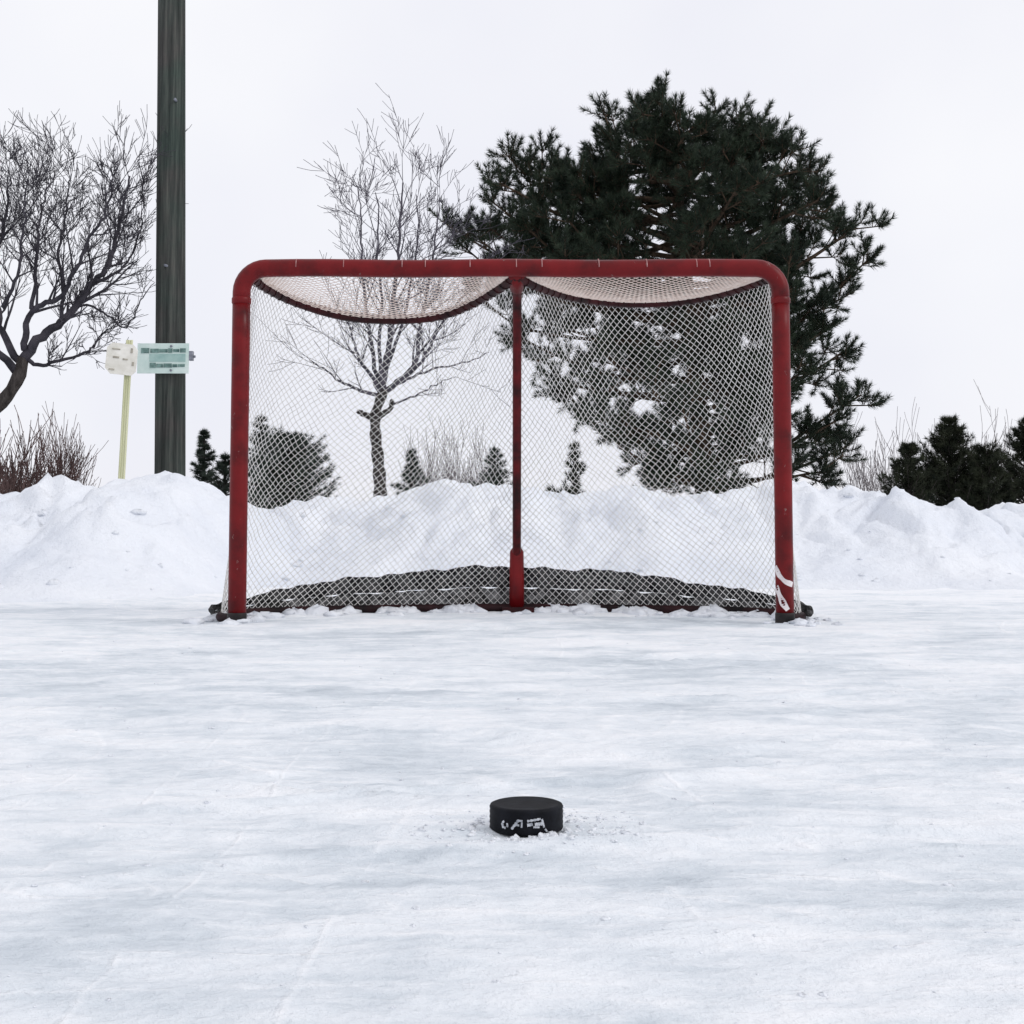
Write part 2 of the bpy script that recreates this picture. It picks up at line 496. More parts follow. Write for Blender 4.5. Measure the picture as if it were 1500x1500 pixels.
def axis(*parts):
    return np.unique(np.round(np.concatenate([np.arange(a, b, s) for a, b, s in parts]), 4))
Xs = axis((-13, -6, 0.2), (-6, 6, 0.026), (6, 13.1, 0.2))
Ys = axis((-11, 5, 0.2), (5, 10.6, 0.028), (10.6, 14, 0.15))
X, Y = np.meshgrid(Xs, Ys)
Z = bank_h(X, Y)
o = grid_mesh('snow_bank', X, Y, Z, M['snow'], bank_sd(X, Y) > -1.3); o['kind'] = 'structure'

# the ice of the rink
def ice_h(x, y):
    wx, wy = x + 0.05 * vnoise(x * 4, y * 4, 51), y + 0.05 * vnoise(x * 4, y * 4, 52)
    a = 0.0035 * fbm(wx * 1.6, wy * 3.2, 41, 3)
    b = 0.0022 * fbm(wx * 7 + wy * 2, wy * 15, 42, 3)
    r1 = 1 - np.abs(fbm(wx * 0.9 + 0.35 * wy, wy * 3.4 - 0.6 * wx, 43, 2))
    r2 = 1 - np.abs(fbm(wx * 1.3 - 0.5 * wy, wy * 4.1 + 0.5 * wx, 44, 2))
    ridge = 0.008 * np.clip(r1 - 0.86, 0, 1) / 0.14 + 0.006 * np.clip(r2 - 0.88, 0, 1) / 0.12
    grain = 0.0012 * fbm(wx * 60, wy * 70, 46, 2) + 0.0040 * np.clip(fbm(wx * 13, wy * 16, 47, 3) - 0.25, 0, 1) * np.clip(fbm(wx * 1.7, wy * 1.9, 48, 2) + 0.35, 0, 1)
    return a + b + ridge * (0.4 + 0.6 * np.clip(fbm(wx * 2, wy * 2, 45, 2) + 0.4, 0, 1)) + grain
Xs = axis((-7.4, -4.2, 0.2), (-4.2, -1.3, 0.04), (-1.3, 1.3, 0.011), (1.3, 4.2, 0.04), (4.2, 7.6, 0.2))
Ys = axis((-6.6, 0.55, 0.15), (0.55, 2.6, 0.008), (2.6, 4.6, 0.018), (4.6, 8.7, 0.04))
X, Y = np.meshgrid(Xs, Ys)
o = grid_mesh('ice_rink', X, Y, ice_h(X, Y), M['ice'], bank_sd(X, Y) < 0.5); o['kind'] = 'structure'
def ice_at(x, y):
    return float(ice_h(np.array([x]), np.array([y]))[0])
def bank_at(x, y):
    return float(bank_h(np.array([x]), np.array([y]))[0])

# ================================================================== HOCKEY GOAL
GD = 4.60                                   # distance of the goal line
goal = thing('hockey_goal', 'red steel hockey goal with white diamond net standing on the ice', 'hockey goal', (0, GD + 0.3, 0))
LX, RX = G(347, 912).x * GD / G(347, 912).y, G(1150, 912).x * GD / G(1150, 912).y
TOPZ = P(750, 393, GD).z
R = 0.031
def post(x, side):
    mb = MB()
    mb.tube([(x, GD, 0.035 + k * (TOPZ - 0.115 - 0.035) / 10) for k in range(11)], R, 24)
    p = mb.build('post', M['red'], goal)
    f = MB()
    f.lathe([(R * 1.02, -0.004), (R * 1.08, 0.0), (R * 1.08, 0.030), (R * 1.03, 0.036)], 24, (x, GD, 0))
    fo = f.build('foot', M['black_metal'], p)
    return p
lp, rp = post(LX, -1), post(RX, 1)
mb = MB()
cr = 0.085
pts = []
for k in range(9):
    a = math.pi - (math.pi / 2) * k / 8
    pts.append((LX + cr + cr * math.cos(a), GD, TOPZ - cr + cr * math.sin(a)))
for k in range(1, 16):
    pts.append((LX + cr + (RX - LX - 2 * cr) * k / 16, GD, TOPZ + 0.002 * math.sin(k)))
for k in range(9):
    a = math.pi / 2 - (math.pi / 2) * k / 8
    pts.append((RX - cr + cr * math.cos(a), GD, TOPZ - cr + cr * math.sin(a)))
pts = [(LX, GD, TOPZ - 0.115)] + pts + [(RX, GD, TOPZ - 0.115)]
mb.tube(pts, R, 24)
crossbar = mb.build('crossbar', M['red'], goal)
# seam collars where crossbar sleeves over the posts
for x in (LX, RX):
    c = MB(); c.lathe([(R * 1.0, -0.012), (R * 1.09, -0.008), (R * 1.09, 0.008), (R * 1.0, 0.012)], 24, (x, GD, TOPZ - 0.115))
    c.build('collar', M['red'], goal)

lobeL = catmull([(LX + 0.035, GD + 0.015, TOPZ - 0.03), P(385, 418, GD + 0.14), P(430, 441, 4.95), P(500, 462, 5.08), P(570, 468, 5.12), P(640, 463, 5.08), P(692, 444, 4.93), P(735, 419, 4.72), P(757, 404, GD + 0.02)], 6)
lobeR = catmull([P(757, 404, GD + 0.02), P(783, 417, 4.72), P(832, 433, 4.95), P(890, 442, 5.10), P(942, 444, 5.14), P(1002, 440, 5.10), P(1062, 428, 4.95), P(1118, 410, 4.74), (RX - 0.035, GD + 0.015, TOPZ - 0.03)], 6)
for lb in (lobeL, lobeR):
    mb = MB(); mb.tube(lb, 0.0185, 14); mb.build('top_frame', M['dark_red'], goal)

CXB = P(757, 895, 5.27).x
brace = catmull([P(757, 408, GD + 0.045), (CXB, GD + 0.22, 1.12), (CXB, GD + 0.43, 0.75), (CXB, GD + 0.58, 0.36), (CXB, 5.26, 0.20), (CXB, 5.27, 0.01)], 6)
mb = MB(); mb.tube(brace, 0.0165, 14)
br = mb.build('centre_brace', M['brace_red'], goal)
mb = MB(); mb.tube([(CXB, 5.255, 0.245), (CXB, 5.262, 0.235), (CXB, 5.268, 0.12), (CXB, 5.27, 0.005)], [0.019, 0.027, 0.029, 0.030], 18)
mb.build('sleeve', M['red'], br)
mb = MB(); mb.box((CXB + 0.005, 5.25, 0.008), (0.125, 0.07, 0.022)); mb.build('foot_plate', M['dark_red'], br, False)
mb = MB(); mb.tube([P(757, 396, GD + 0.02), P(757, 424, GD + 0.10)], [0.034, 0.024], 16); mb.build('top_joint', M['red'], br)

hw = (RX - LX) / 2; mx = (RX + LX) / 2
bplan = [(-hw, 4.60), (-hw - 0.07, 4.68), (-hw - 0.085, 4.80), (-hw - 0.02, 4.96), (-hw + 0.16, 5.10), (-hw + 0.45, 5.20), (-0.25, 5.26), (0, 5.27),
         (0.25, 5.26), (hw - 0.45, 5.20), (hw - 0.16, 5.10), (hw + 0.02, 4.96), (hw + 0.085, 4.80), (hw + 0.07, 4.68), (hw, 4.60)]
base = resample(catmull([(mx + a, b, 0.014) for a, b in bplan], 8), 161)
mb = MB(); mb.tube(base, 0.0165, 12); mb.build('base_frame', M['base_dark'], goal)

# skirt of black cloth laced along the bottom of the net, frosted grey lower down
def sk_h(u):
    return 0.022 + 0.140 * math.sin(math.pi * u) ** 1.45 + 0.004 * math.sin(u * 31) + 0.003 * math.sin(u * 73)
def strip(u0, u1, f0, f1, th, lean=0.05, n=220, wob=0.0):
    vf, faces = [], []
    rows = 5
    for side in (0, 1):
        for i in range(n + 1):
            u = u0 + (u1 - u0) * i / n
            c = at_frac(base, u); a, b = at_frac(base, u - 0.004), at_frac(base, u + 0.004)
            tg = (b - a).normalized(); nr = Vector((tg.y, -tg.x, 0))     # points inwards (towards the camera at the back)
            h = sk_h(u)
            for r in range(rows):
                f = f0 + (f1 - f0) * r / (rows - 1)
                off = -0.036 + 0.005 * math.sin(u * 43 + f * 3) + wob * math.sin(u * 190 + f * 9) + (th if side else 0)
                z = 0.012 + h * f + (0.0025 * math.sin(u * 117) + 0.0025 * math.sin(u * 211) if r == rows - 1 else 0)
                vf.append(c + nr * off + Vector((0, 0, z - c.z)))
    m = (n + 1) * rows
    for s in (0, 1):
        for i in range(n):
            for r in range(rows - 1):
                q = [s * m + i * rows + r, s * m + (i + 1) * rows + r, s * m + (i + 1) * rows + r + 1, s * m + i * rows + r + 1]
                faces.append(tuple(q if s else q[::-1]))
    for i in range(n):
        for r in (0, rows - 1):
            faces.append((i * rows + r, (i + 1) * rows + r, m + (i + 1) * rows + r, m + i * rows + r))
    for i in (0, n):
        for r in range(rows - 1):
            faces.append((i * rows + r, i * rows + r + 1, m + i * rows + r + 1, m + i * rows + r))
    q = MB(); q.add(vf, faces); return q
strip(0.035, 0.965, 0.50, 1.0, 0.010, wob=0.0015).build('skirt_band', M['skirt'], goal)
strip(0.06, 0.94, 0.02, 0.485, 0.006, wob=0.002).build('skirt_flap', M['grey_skirt'], goal)
# net
def net_cords(mb, S, nu, nv, r, i_off=0):
    for sgn in (1, -1):
        for i in range(-nv, nu + nv + 1):
            pts = []
            for t2 in range(0, nv * 2 + 1):
                t = t2 / 2
                u = (i + sgn * t) / nu
                if -1e-6 <= u <= 1 + 1e-6:
                    pts.append(S(min(max(u, 0), 1), t / nv))
                else:
                    if len(pts) > 1: mb.tube(pts, r, 4, False)
                    pts = []
            if len(pts) > 1: mb.tube(pts, r, 4, False)
T_all = resample([Vector((LX + 0.004, GD + 0.03, TOPZ - 0.03))] + lobeL + lobeR[1:] + [Vector((RX - 0.004, GD + 0.03, TOPZ - 0.03))], 161)
B_all = base
def S_back(u, v):
    a, b = at_frac(T_all, u), at_frac(B_all, u)
    p = a.lerp(b, v)
    edge = min(1, min(u, 1 - u) * 9)
    bulge = math.sin(math.pi * v) * edge
    p.y += 0.035 * bulge + 0.010 * math.sin(u * 37 + v * 6) * bulge
    p.x += 0.006 * math.sin(v * 17 + u * 23) * edge * math.sin(math.pi * v)
    k = math.sin(math.pi * v)
    p.z += 0.006 * math.sin(u * 29 + v * 13) * k - 0.012 * k * edge * (0.5 + 0.5 * math.sin(u * 11 + 1))
    p.x += 0.0019 * k * edge * (math.sin(u * 141 + v * 57) + math.sin(u * 83 - v * 91))
    p.z += 0.0019 * k * edge * (math.sin(u * 117 - v * 63) + math.sin(u * 97 + v * 71))
    w = max(0.0, 1 - abs(u - 0.5) / 0.10); w = w * w * (3 - 2 * w)
    if w > 0:                                             # the net runs behind the centre brace
        i = min(range(len(brace)), key=lambda j: abs(brace[j].z - p.z))
        p.y = max(p.y, p.y + (brace[i].y + 0.026 - p.y) * w)
    return p
mb = MB()
net_cords(mb, S_back, 104, 42, 0.00138)
mb.build('net', M['cord'], goal)
mb = MB()
for lb, x0, x1 in ((lobeL, LX + 0.04, CXB - 0.01), (lobeR, CXB + 0.01, RX - 0.04)):
    lr = resample(lb, 60)
    def S_top(u, v, lr=lr, x0=x0, x1=x1):
        a = Vector((x0 + (x1 - x0) * u, GD + 0.012, TOPZ - 0.012)); b = at_frac(lr, u)
        p = a.lerp(b, v); p.z -= 0.02 * math.sin(math.pi * v) * math.sin(math.pi * u); return p
    net_cords(mb, S_top, 34, 17, 0.0013)
mb.build('top_net', M['top_cord'], goal)

# lacing that ties the net to the tubes
def helix(path, rad, turns, r, sides=5, jitter=0.0):
    n = int(turns * 10)
    pp = resample([Vector(q) for q in path], n + 1)
    out = []
    for i, c in enumerate(pp):
        d = (pp[min(i + 1, n)] - pp[max(i - 1, 0)]).normalized()
        u = d.cross(Vector((0.1, 0.2, 1) if abs(d.z) < 0.9 else (1, 0.1, 0))).normalized(); w = d.cross(u)
        a = 2 * math.pi * turns * i / n
        out.append(c + (u * math.cos(a) + w * math.sin(a)) * (rad + jitter * math.sin(i * 1.7)))
    q = MB(); q.tube(out, r, sides); return q
for lb in (lobeL, lobeR):
    helix(lb, 0.020, 30, 0.0022).build('lacing', M['dark_red'], goal)
for k in range(11):                                   # single ties of cord round the crossbar
    x = LX + 0.12 + (RX - LX - 0.24) * (k + random.uniform(0.0, 1.0)) / 11
    q = MB()
    q.tube([(x + 0.006 * math.sin(a * 0.5), GD + (R + 0.0012) * math.cos(a), TOPZ + (R + 0.0012) * math.sin(a)) for a in [2 * math.pi * j / 20 - 0.9 for j in range(14)]], 0.0016, 5)
    q.build('tie', M['faded_lace'], goal)
def post_patch(line, wid):
    pts = resample([Vector((a, b, 0)) for a, b in line], 12); vv, ff = [], []
    for i, p in enumerate(pts):
        d = (pts[min(i + 1, 11)] - pts[max(i - 1, 0)]).normalized()
        n_ = Vector((-d.y, d.x, 0)) * wid * (0.9 + 0.18 * math.sin(i * 0.9 + line[0][1] * 60))
        for q in (p - n_, p + n_):
            for off in (0.0016, -0.001):
                a = -math.pi / 2 + q.x / R
                vv.append(Vector((RX + (R + off) * math.cos(a), GD + (R + off) * math.sin(a), q.y)))
    for i in range(11):
        b = i * 4
        ff += [(b, b + 4, b + 6, b + 2), (b, b + 1, b + 5, b + 4), (b + 2, b + 6, b + 7, b + 3)]
    ff += [(0, 2, 3, 1), (44, 45, 47, 46)]
    q = MB(); q.add(vv, ff); return q
for line, wid in (([(-0.042, 0.195), (-0.026, 0.165), (-0.004, 0.142), (0.024, 0.132)], 0.009), ([(-0.040, 0.125), (-0.024, 0.095), (-0.010, 0.066), (0.004, 0.046)], 0.011)):
    w = post_patch(line, wid).build('tape', M['lace'], rp, False)
w['label'] = 'torn white tape stuck round the foot of the post'
# snow knocked up round the goal frame
def lump_mesh(items, name, mat, seed=0, sub=(8, 5)):
    V, T = [], []
    rng = np.random.default_rng(seed)
    nu, nv = sub
    for (x, y, z, rx, ry, rz) in items:
        b = len(V)
        rot = rng.random() * 6.28
        ph = rng.random(6) * 6.28
        for j in range(nv + 1):
            th = math.pi * j / nv
            for i in range(nu):
                a = 2 * math.pi * i / nu
                k = 1 + 0.22 * math.sin(a * 2 + ph[0]) + 0.15 * math.sin(3 * a + ph[1] + th * 2) + 0.15 * math.sin(th * 3 + ph[2]) + 0.16 * (rng.random() - 0.5)
                q = (rx * k * math.sin(th) * math.cos(a), ry * k * math.sin(th) * math.sin(a))
                V.append((x + q[0] * math.cos(rot) - q[1] * math.sin(rot), y + q[0] * math.sin(rot) + q[1] * math.cos(rot), z + rz * k * math.cos(th)))
        for j in range(nv):
            for i in range(nu):
                i2 = (i + 1) % nu
                p0, p1, p2, p3 = b + j * nu + i, b + j * nu + i2, b + (j + 1) * nu + i2, b + (j + 1) * nu + i
                T.append((p0, p3, p2)); T.append((p0, p2, p1))
    return tris_mesh(name, np.array(V), np.array(T), mat, None, True)
items = []
for k in range(150):
    u = RNG.random()
    c = at_frac(base, u)
    inx = RNG.normal(0.0, 0.10)
    x, y = c.x + RNG.normal(0, 0.05), c.y + inx - 0.02
    s = 0.006 + 0.020 * RNG.random() ** 2.5
    items.append((x, y, ice_at(x, y) + s * 0.1, s * 2.2, s * 1.6, s * 0.8))
for k in range(120):                                  # low drift partly burying the base tube
    u = 0.06 + 0.88 * RNG.random()
    if math.sin(u * 33) + math.sin(u * 57 + 1) < -0.35: continue
    c = at_frac(base, u)
    x, y = c.x + RNG.normal(0, 0.02), c.y - 0.022 + RNG.normal(0, 0.010)
    s = 0.014 + 0.016 * RNG.random()
    items.append((x, y, ice_at(x, y) - 0.002, s * 2.6, s * 1.3, s))
for k in range(40):                                   # chunks fallen from the bank
    x = RNG.uniform(-4.5, 4.5); y = float(toe(np.array([x]))[0]) + RNG.normal(-0.12, 0.16)
    s = 0.006 + 0.022 * RNG.random() ** 3
    items.append((x, y, max(ice_at(x, y), bank_at(x, y)) + s * 0.1, s * 1.6, s * 1.3, s * 0.8))
for k in range(60):                                  # broken lumps lying on the bank
    x = RNG.uniform(-5.2, 5.2); y = float(toe(np.array([x]))[0]) + RNG.uniform(0.15, 1.25)
    s = 0.006 + 0.018 * RNG.random() ** 2.5
    items.append((x, y, bank_at(x, y) - s * 0.15, s * 1.9, s * 1.5, s * 0.9))
o = lump_mesh(items, 'snow_chunks', M['snow'], 3); o['kind'] = 'stuff'
o['label'] = 'loose broken chunks of snow on the bank and round the goal'; o['category'] = 'snow'

# ================================================================== PUCK
pc = G(771, 1221); PX, PY = pc.x, pc.y
PZ = ice_at(PX, PY) - 0.002
puck = thing('hockey_puck', 'black rubber hockey puck with worn white print lying on the ice', 'puck', (PX, PY, PZ))
mb = MB()
pr, phh = 0.0381, 0.0265
prof = [(0.0, 0.0), (pr - 0.003, 0.0), (pr - 0.001, 0.001), (pr, 0.003)]
for k in range(1, 8):                                 # knurled band on the edge
    zz = 0.003 + (phh - 0.006) * k / 8
    prof.append((pr - (0.0005 if k % 2 else 0.0), zz))
prof += [(pr, phh - 0.003), (pr - 0.001, phh - 0.001), (pr - 0.0035, phh), (pr - 0.006, phh - 0.0004), (0.02, phh - 0.0005), (0.0005, phh - 0.0005)]
mb.lathe(prof, 72, (PX, PY, PZ))
pk = mb.build('body', M['rubber'], puck)
def on_edge(sx, sz, off=0.0009):
    """a point on the puck's edge: sx metres round from the front, sz above the ice"""
    a = -math.pi / 2 + sx / pr
    return Vector((PX + (pr + off) * math.cos(a), PY + (pr + off) * math.sin(a), PZ + sz))
def mark(mb, line, wid):
    pts = resample([Vector((a, b, 0)) for a, b in line], 14)
    vv, ff = [], []
    for i, p in enumerate(pts):
        d = (pts[min(i + 1, 13)] - pts[max(i - 1, 0)]).normalized()
        n = Vector((-d.y, d.x, 0)) * wid * (0.85 + 0.25 * math.sin(i * 1.9 + line[0][0] * 900))
        for s in (-1, 1):
            q = p + n * s
            vv.append(on_edge(q.x, q.y)); vv.append(on_edge(q.x, q.y, -0.0006))
    for i in range(13):
        b = i * 4
        ff += [(b, b + 4, b + 6, b + 2), (b, b + 1, b + 5, b + 4), (b + 2, b + 6, b + 7, b + 3)]
    mb.add(vv, ff)
mm = 0.001
marks = [([(-24, 15), (-26.5, 12), (-25.5, 8.5), (-22, 8)], 1.1), ([(-20.5, 13), (-20, 9)], 0.8),
         ([(-15.5, 7.5), (-12, 12), (-8, 17.0)], 1.4), ([(-9, 16.5), (-4.2, 16.0)], 1.0), ([(-11.5, 12), (-7.5, 11.6)], 1.0), ([(-4.8, 15), (-5.2, 9.5)], 0.9),
         ([(0.5, 12), (6, 13)], 1.7), ([(0.5, 16), (14, 17.8)], 1.2), ([(8, 12.5), (16.5, 13)], 1.8), ([(15.5, 17.5), (18, 9.0)], 1.1), ([(19, 7.5), (21.5, 4.5)], 0.9), ([(6.5, 10), (13, 9.6)], 1.0)]
for ln, wd in marks:
    q = MB(); mark(q, [(a * mm, b * mm) for a, b in ln], wd * mm)
    q.build('print', M['puck_print'], puck, False)
items = []
for k in range(300):                                  # shavings round the puck
    a = RNG.uniform(0, 6.283); rr = pr + abs(RNG.normal(0, 0.035)) + 0.001
    x, y = PX + rr * math.cos(a) * 1.3, PY + rr * math.sin(a)
    if math.hypot(x - PX, y - PY) < pr + 0.0015: continue
    s = 0.0006 + 0.0022 * RNG.random() ** 2.6
    items.append((x, y, ice_at(x, y), s * 2.0, s * 1.6, s * 0.9))
for k in range(26):
    a = -math.pi / 2 + RNG.normal(0.55, 0.5); s = 0.0012 + 0.0028 * RNG.random() ** 2
    x, y = PX + (pr + 0.002 + s * 0.9) * math.cos(a), PY + (pr + 0.002 + s * 0.9) * math.sin(a)
    items.append((x, y, ice_at(x, y) + s * 0.2, s * 1.5, s, s))
for k in range(700):                                  # crumbs strewn over the near ice
    y = 0.6 + 3.4 * RNG.random() ** 1.4; x = RNG.uniform(-0.55, 0.55) * y
    if math.hypot(x - PX, y - PY) < 0.05: continue
    s = 0.0006 + 0.0022 * RNG.random() ** 4
    items.append((x, y, ice_at(x, y), s * 2.0, s * 1.5, s * 0.8))
o = lump_mesh(items, 'snow_crumbs', M['snow'], 5, (6, 4)); o['kind'] = 'stuff'
o['label'] = 'fine snow crumbs scraped up on the ice near the puck'; o['category'] = 'snow'

# ================================================================== POLE AND SIGNS
def field_z(x, y):
    return max(-0.1, bank_at(x, y) if y < 13.5 else -0.1)
PD = 12.2
pL, pR2 = P(230, 690, PD), P(273, 690, PD)
pr0 = (pR2.x - pL.x) / 2; pxc = (pR2.x + pL.x) / 2
pt = P(252.5, -260, PD)
pole = thing('utility_pole', 'weathered dark wooden pole rising behind the snow bank', 'pole', (pxc, PD, -0.2))
mb = MB()
n = 26
pts = [(pxc + (pt.x - pxc) * k / n, PD, -0.2 + (pt.z + 0.2) * k / n) for k in range(n + 1)]
mb.tube(pts, [pr0 * (1.06 - 0.16 * k / n) for k in range(n + 1)], 22)
mb.build('shaft', M['pole'], pole)
for k, (zz, ang) in enumerate([(1.9, -1.2), (2.75, -1.9), (4.3, -1.5)]):
    q = MB()
    d = Vector((math.cos(ang), math.sin(ang), 0))
    rr = pr0 * (1.06 - 0.16 * (zz + .2) / (pt.z + .2))
    c = Vector((pxc, PD, zz))
    q.tube([c + d * (rr - 0.02), c + d * (rr + 0.035)], 0.013, 8); q.build('bolt', M['zinc'], pole)

SD = PD - pr0 * 1.05 - 0.03
s0, s1 = P(201, 547, SD), P(277, 503, SD)
sgn = thing('street_sign', 'small pale green sign with dark green rows fixed to the wooden pole', 'sign', ((s0.x + s1.x) / 2, SD, s0.z))
cxs, czs = (s0.x + s1.x) / 2, (s0.z + s1.z) / 2
sw, sh = s1.x - s0.x, s1.z - s0.z
mb = MB(); mb.box((cxs, SD, czs), (sw, 0.012, sh)); mb.build('panel', M['mint'], sgn, False)
def signbox(x0, x1, y0, y1, name, mat, dep=0.0075):
    a, b = P(x0, y1, SD), P(x1, y0, SD)
    q = MB(); q.box(((a.x + b.x) / 2, SD - 0.006 - dep / 2 + 0.003, (a.z + b.z) / 2), (b.x - a.x, dep, b.z - a.z)); return q.build(name, mat, sgn, False)
signbox(219, 272, 518.5, 530, 'band', M['teal_band'], 0.006)
for (a, b, c, d) in [(207, 219, 510, 517.5), (220.5, 233, 511, 517), (233.6, 246, 511.5, 516.5), (246.8, 253, 510.5, 517), (254, 263, 511.5, 516), (264, 272.5, 510.5, 516.5)]:
    signbox(a, b, c, d, 'lettering', M['sign_green'])
for (a, b, c, d) in [(219.5, 228.5, 531.5, 539), (229.3, 239, 533, 538.5), (239.8, 252, 532.5, 538.5), (252.8, 260, 533.5, 538), (260.8, 271, 533.5, 537.5)]:
    signbox(a, b, c, d, 'lettering', M['sign_green'])
a = P(279.5, 521, SD)
mb = MB(); mb.box((a.x, SD + 0.02, a.z), (0.035, 0.05, 0.085)); mb.tube([(a.x - 0.04, SD + 0.03, a.z), (a.x + 0.035, SD + 0.03, a.z - 0.005)], 0.012, 8)
mb.build('bracket', M['zinc'], sgn, False)
for zz in (0.40, -0.40):
    q = MB(); q.tube([(cxs + sw * 0.16, SD - 0.018, czs + sh * zz), (cxs + sw * 0.16, SD - 0.004, czs + sh * zz)], 0.011, 8); q.build('bolt', M['zinc'], sgn)
mb = MB(); mb.box((cxs + sw * 0.15, SD + 0.022, czs), (0.10, 0.03, 0.05)); mb.build('bracket', M['zinc'], sgn, False)

YD = 10.9
yb, yt = P(177, 712, YD), P(189.5, 498, YD)
yb = yb + (yb - yt) * 0.35
ys = thing('marker_post', 'thin leaning pale yellow post with a cream plate at its top', 'sign post', (yb.x, YD, yb.z))
mb = MB()
pp = [yb.lerp(yt, k / 10) for k in range(11)]
# an open U-channel post
for off in (-0.019, 0.019):
    mb.tube([p + Vector((off, 0.006, 0)) for p in pp], 0.010, 8)
mb.tube([p + Vector((0, 0.012, 0)) for p in pp], 0.014, 8)
mb.build('channel', M['yellow'], ys)
pcn = P(178, 526, YD - 0.035)
rot = Matrix.Rotation(math.radians(5), 3, 'Y') @ Matrix.Rotation(math.radians(14), 3, 'Z')
pw, ph_ = 44 / F_PX * YD, 46 / F_PX * YD
mb = MB()
oc = [(-0.5, -0.32), (-0.32, -0.5), (0.36, -0.5), (0.5, -0.36), (0.5, 0.34), (0.34, 0.5), (-0.34, 0.5), (-0.5, 0.34)]
vv = [pcn + rot @ Vector((a * pw, y, b * ph_)) for y in (-0.006, 0.006) for a, b in oc]
mb.add(vv, [tuple(range(8)), tuple(reversed(range(8, 16)))] + [(i, i + 8, (i + 1) % 8 + 8, (i + 1) % 8) for i in range(8)])
plate = mb.build('plate', M['cream'], ys, False)
for (a, b, w_, h_) in [(0.30, 0.30, 0.07, 0.15), (-0.18, 0.04, 0.20, 0.06), (0.12, 0.0, 0.16, 0.05), (0.38, -0.12, 0.07, 0.12), (-0.28, -0.36, 0.18, 0.05), (-0.20, 0.30, 0.26, 0.04)]:
    q = MB(); q.box(pcn + rot @ Vector((a * pw, -0.0075, b * ph_)), (w_ * pw, 0.005, h_ * ph_), rot); q.build('marking', M['brown_print'], plate, False)

# ================================================================== TREES
def rnd_dir():
    v = Vector((random.gauss(0, 1), random.gauss(0, 1), random.gauss(0, 1)))
    return v.normalized()
def grow(mb, p, d, length, r, level, up=0.25, kids=(5, 5, 4), wig=0.28, minr=0.0022, sides=4, spread=0.75):
    n = max(3, int(length / 0.12)) if level else 4
    n = min(n, 9)
    pts, rad = [p.copy()], [r]
    d = d.normalized()
    for i in range(n):
        d = (d + rnd_dir() * wig * 0.55 + Vector((0, 0, up * 0.35))).normalized()
        p = p + d * (length / n)
        pts.append(p.copy()); rad.append(max(minr, r * (1 - 0.75 * (i + 1) / n)))
    mb.tube(pts, rad, sides if level > 1 else 3, False)
    if level <= 0: return
    k = kids[min(level, len(kids)) - 1]
    for j in range(k):
        u = random.uniform(0.18, 0.97)
        q = at_frac(pts, u)
        i = min(int(u * n), n - 1)
        dd = (pts[i + 1] - pts[i]).normalized()
        side = rnd_dir(); side = (side - dd * side.dot(dd)).normalized()
        nd_ = (dd + side * random.uniform(0.5, 1.0) * spread * 1.5 + Vector((0, 0, up * 0.5))).normalized()
        grow(mb, q, nd_, length * random.uniform(0.38, 0.68), max(minr, r * (1 - 0.7 * u) * 0.62), level - 1, up, kids, wig, minr, sides, spread)
def limb(mb, px, d0, r0, r1, level=2, kids=5, dz=0.0, klen=0.7, up=0.25, kidset=(5, 5, 4), k0=0.15, minr=0.0025, spread=0.75):
    """a limb that passes through photo pixels at about distance d0, swerving dz nearer or farther along its length"""
    m = len(px)
    pts = [P(a, b, d0 + dz * (i / (m - 1)) ** 1.2) for i, (a, b) in enumerate(px)]
    pts = resample(catmull(pts, 5), max(8, m * 4))
    n = len(pts)
    for i in range(1, n - 1):
        pts[i] = pts[i] + Vector((random.gauss(0, .006), random.gauss(0, .02), random.gauss(0, .006)))
    r0, r1 = r0 * 0.78, r1 * 0.7
    mb.tube(pts, [r0 + (r1 - r0) * (i / (n - 1)) ** 0.8 for i in range(n)], 8, True)
    for j in range(kids):
        u = k0 + (1 - k0) * (j + random.random()) / kids
        q = at_frac(pts, u)
        i = min(int(u * (n - 1)), n - 2)
        dd = (pts[i + 1] - pts[i]).normalized()
        side = rnd_dir(); side = (side - dd * side.dot(dd)).normalized()
        grow(mb, q, dd * 0.8 + side * 0.9 + Vector((0, 0, up)), klen * random.uniform(0.5, 1.1), max(minr, (r0 + (r1 - r0) * u) * 0.5), level, up, kidset, 0.28, minr, 4, spread)
    return pts

# ---- bare tree seen through the net
BD = 13.2
bt_base = P(557, 735, BD); bt_base.z = -0.15
bt = thing('bare_tree', 'bare leafless tree with forked trunk seen through the left half of the net', 'tree', bt_base)
tr, cw = MB(), MB()
tp = [bt_base] + [P(a, b, BD) for a, b in [(557, 728), (556, 700), (553, 665), (550, 635), (550, 608), (556, 588), (563, 570)]]
tp = resample(catmull(tp, 5), 30)
tr.tube(tp, [0.078 - 0.032 * i / 29 + 0.008 * math.sin(i * 2.1) for i in range(30)], 12)
tr.build('trunk', M['bark'], bt)
stub = MB()
limb(stub, [(551, 614), (536, 608), (524, 602)], BD, 0.05, 0.033, 0, 0)
limb(stub, [(554, 612), (569, 601), (574, 587)], BD - 0.05, 0.042, 0.03, 0, 0, -0.1)
stub.build('stub', M['bark'], bt)
K = dict(kidset=(4, 5, 4))
limb(cw, [(560, 580), (532, 573), (505, 562), (480, 545), (453, 527)], BD, 0.028, 0.008, 1, 7, 0.3, 0.55, **K)
limb(cw, [(558, 576), (541, 546), (527, 528), (516, 492), (505, 462)], BD, 0.03, 0.009, 2, 7, -0.6, 0.5, **K)
limb(cw, [(562, 574), (566, 530), (572, 490), (576, 440), (582, 380), (588, 310), (590, 268)], BD, 0.046, 0.010, 2, 14, 0.3, 0.62, **K)
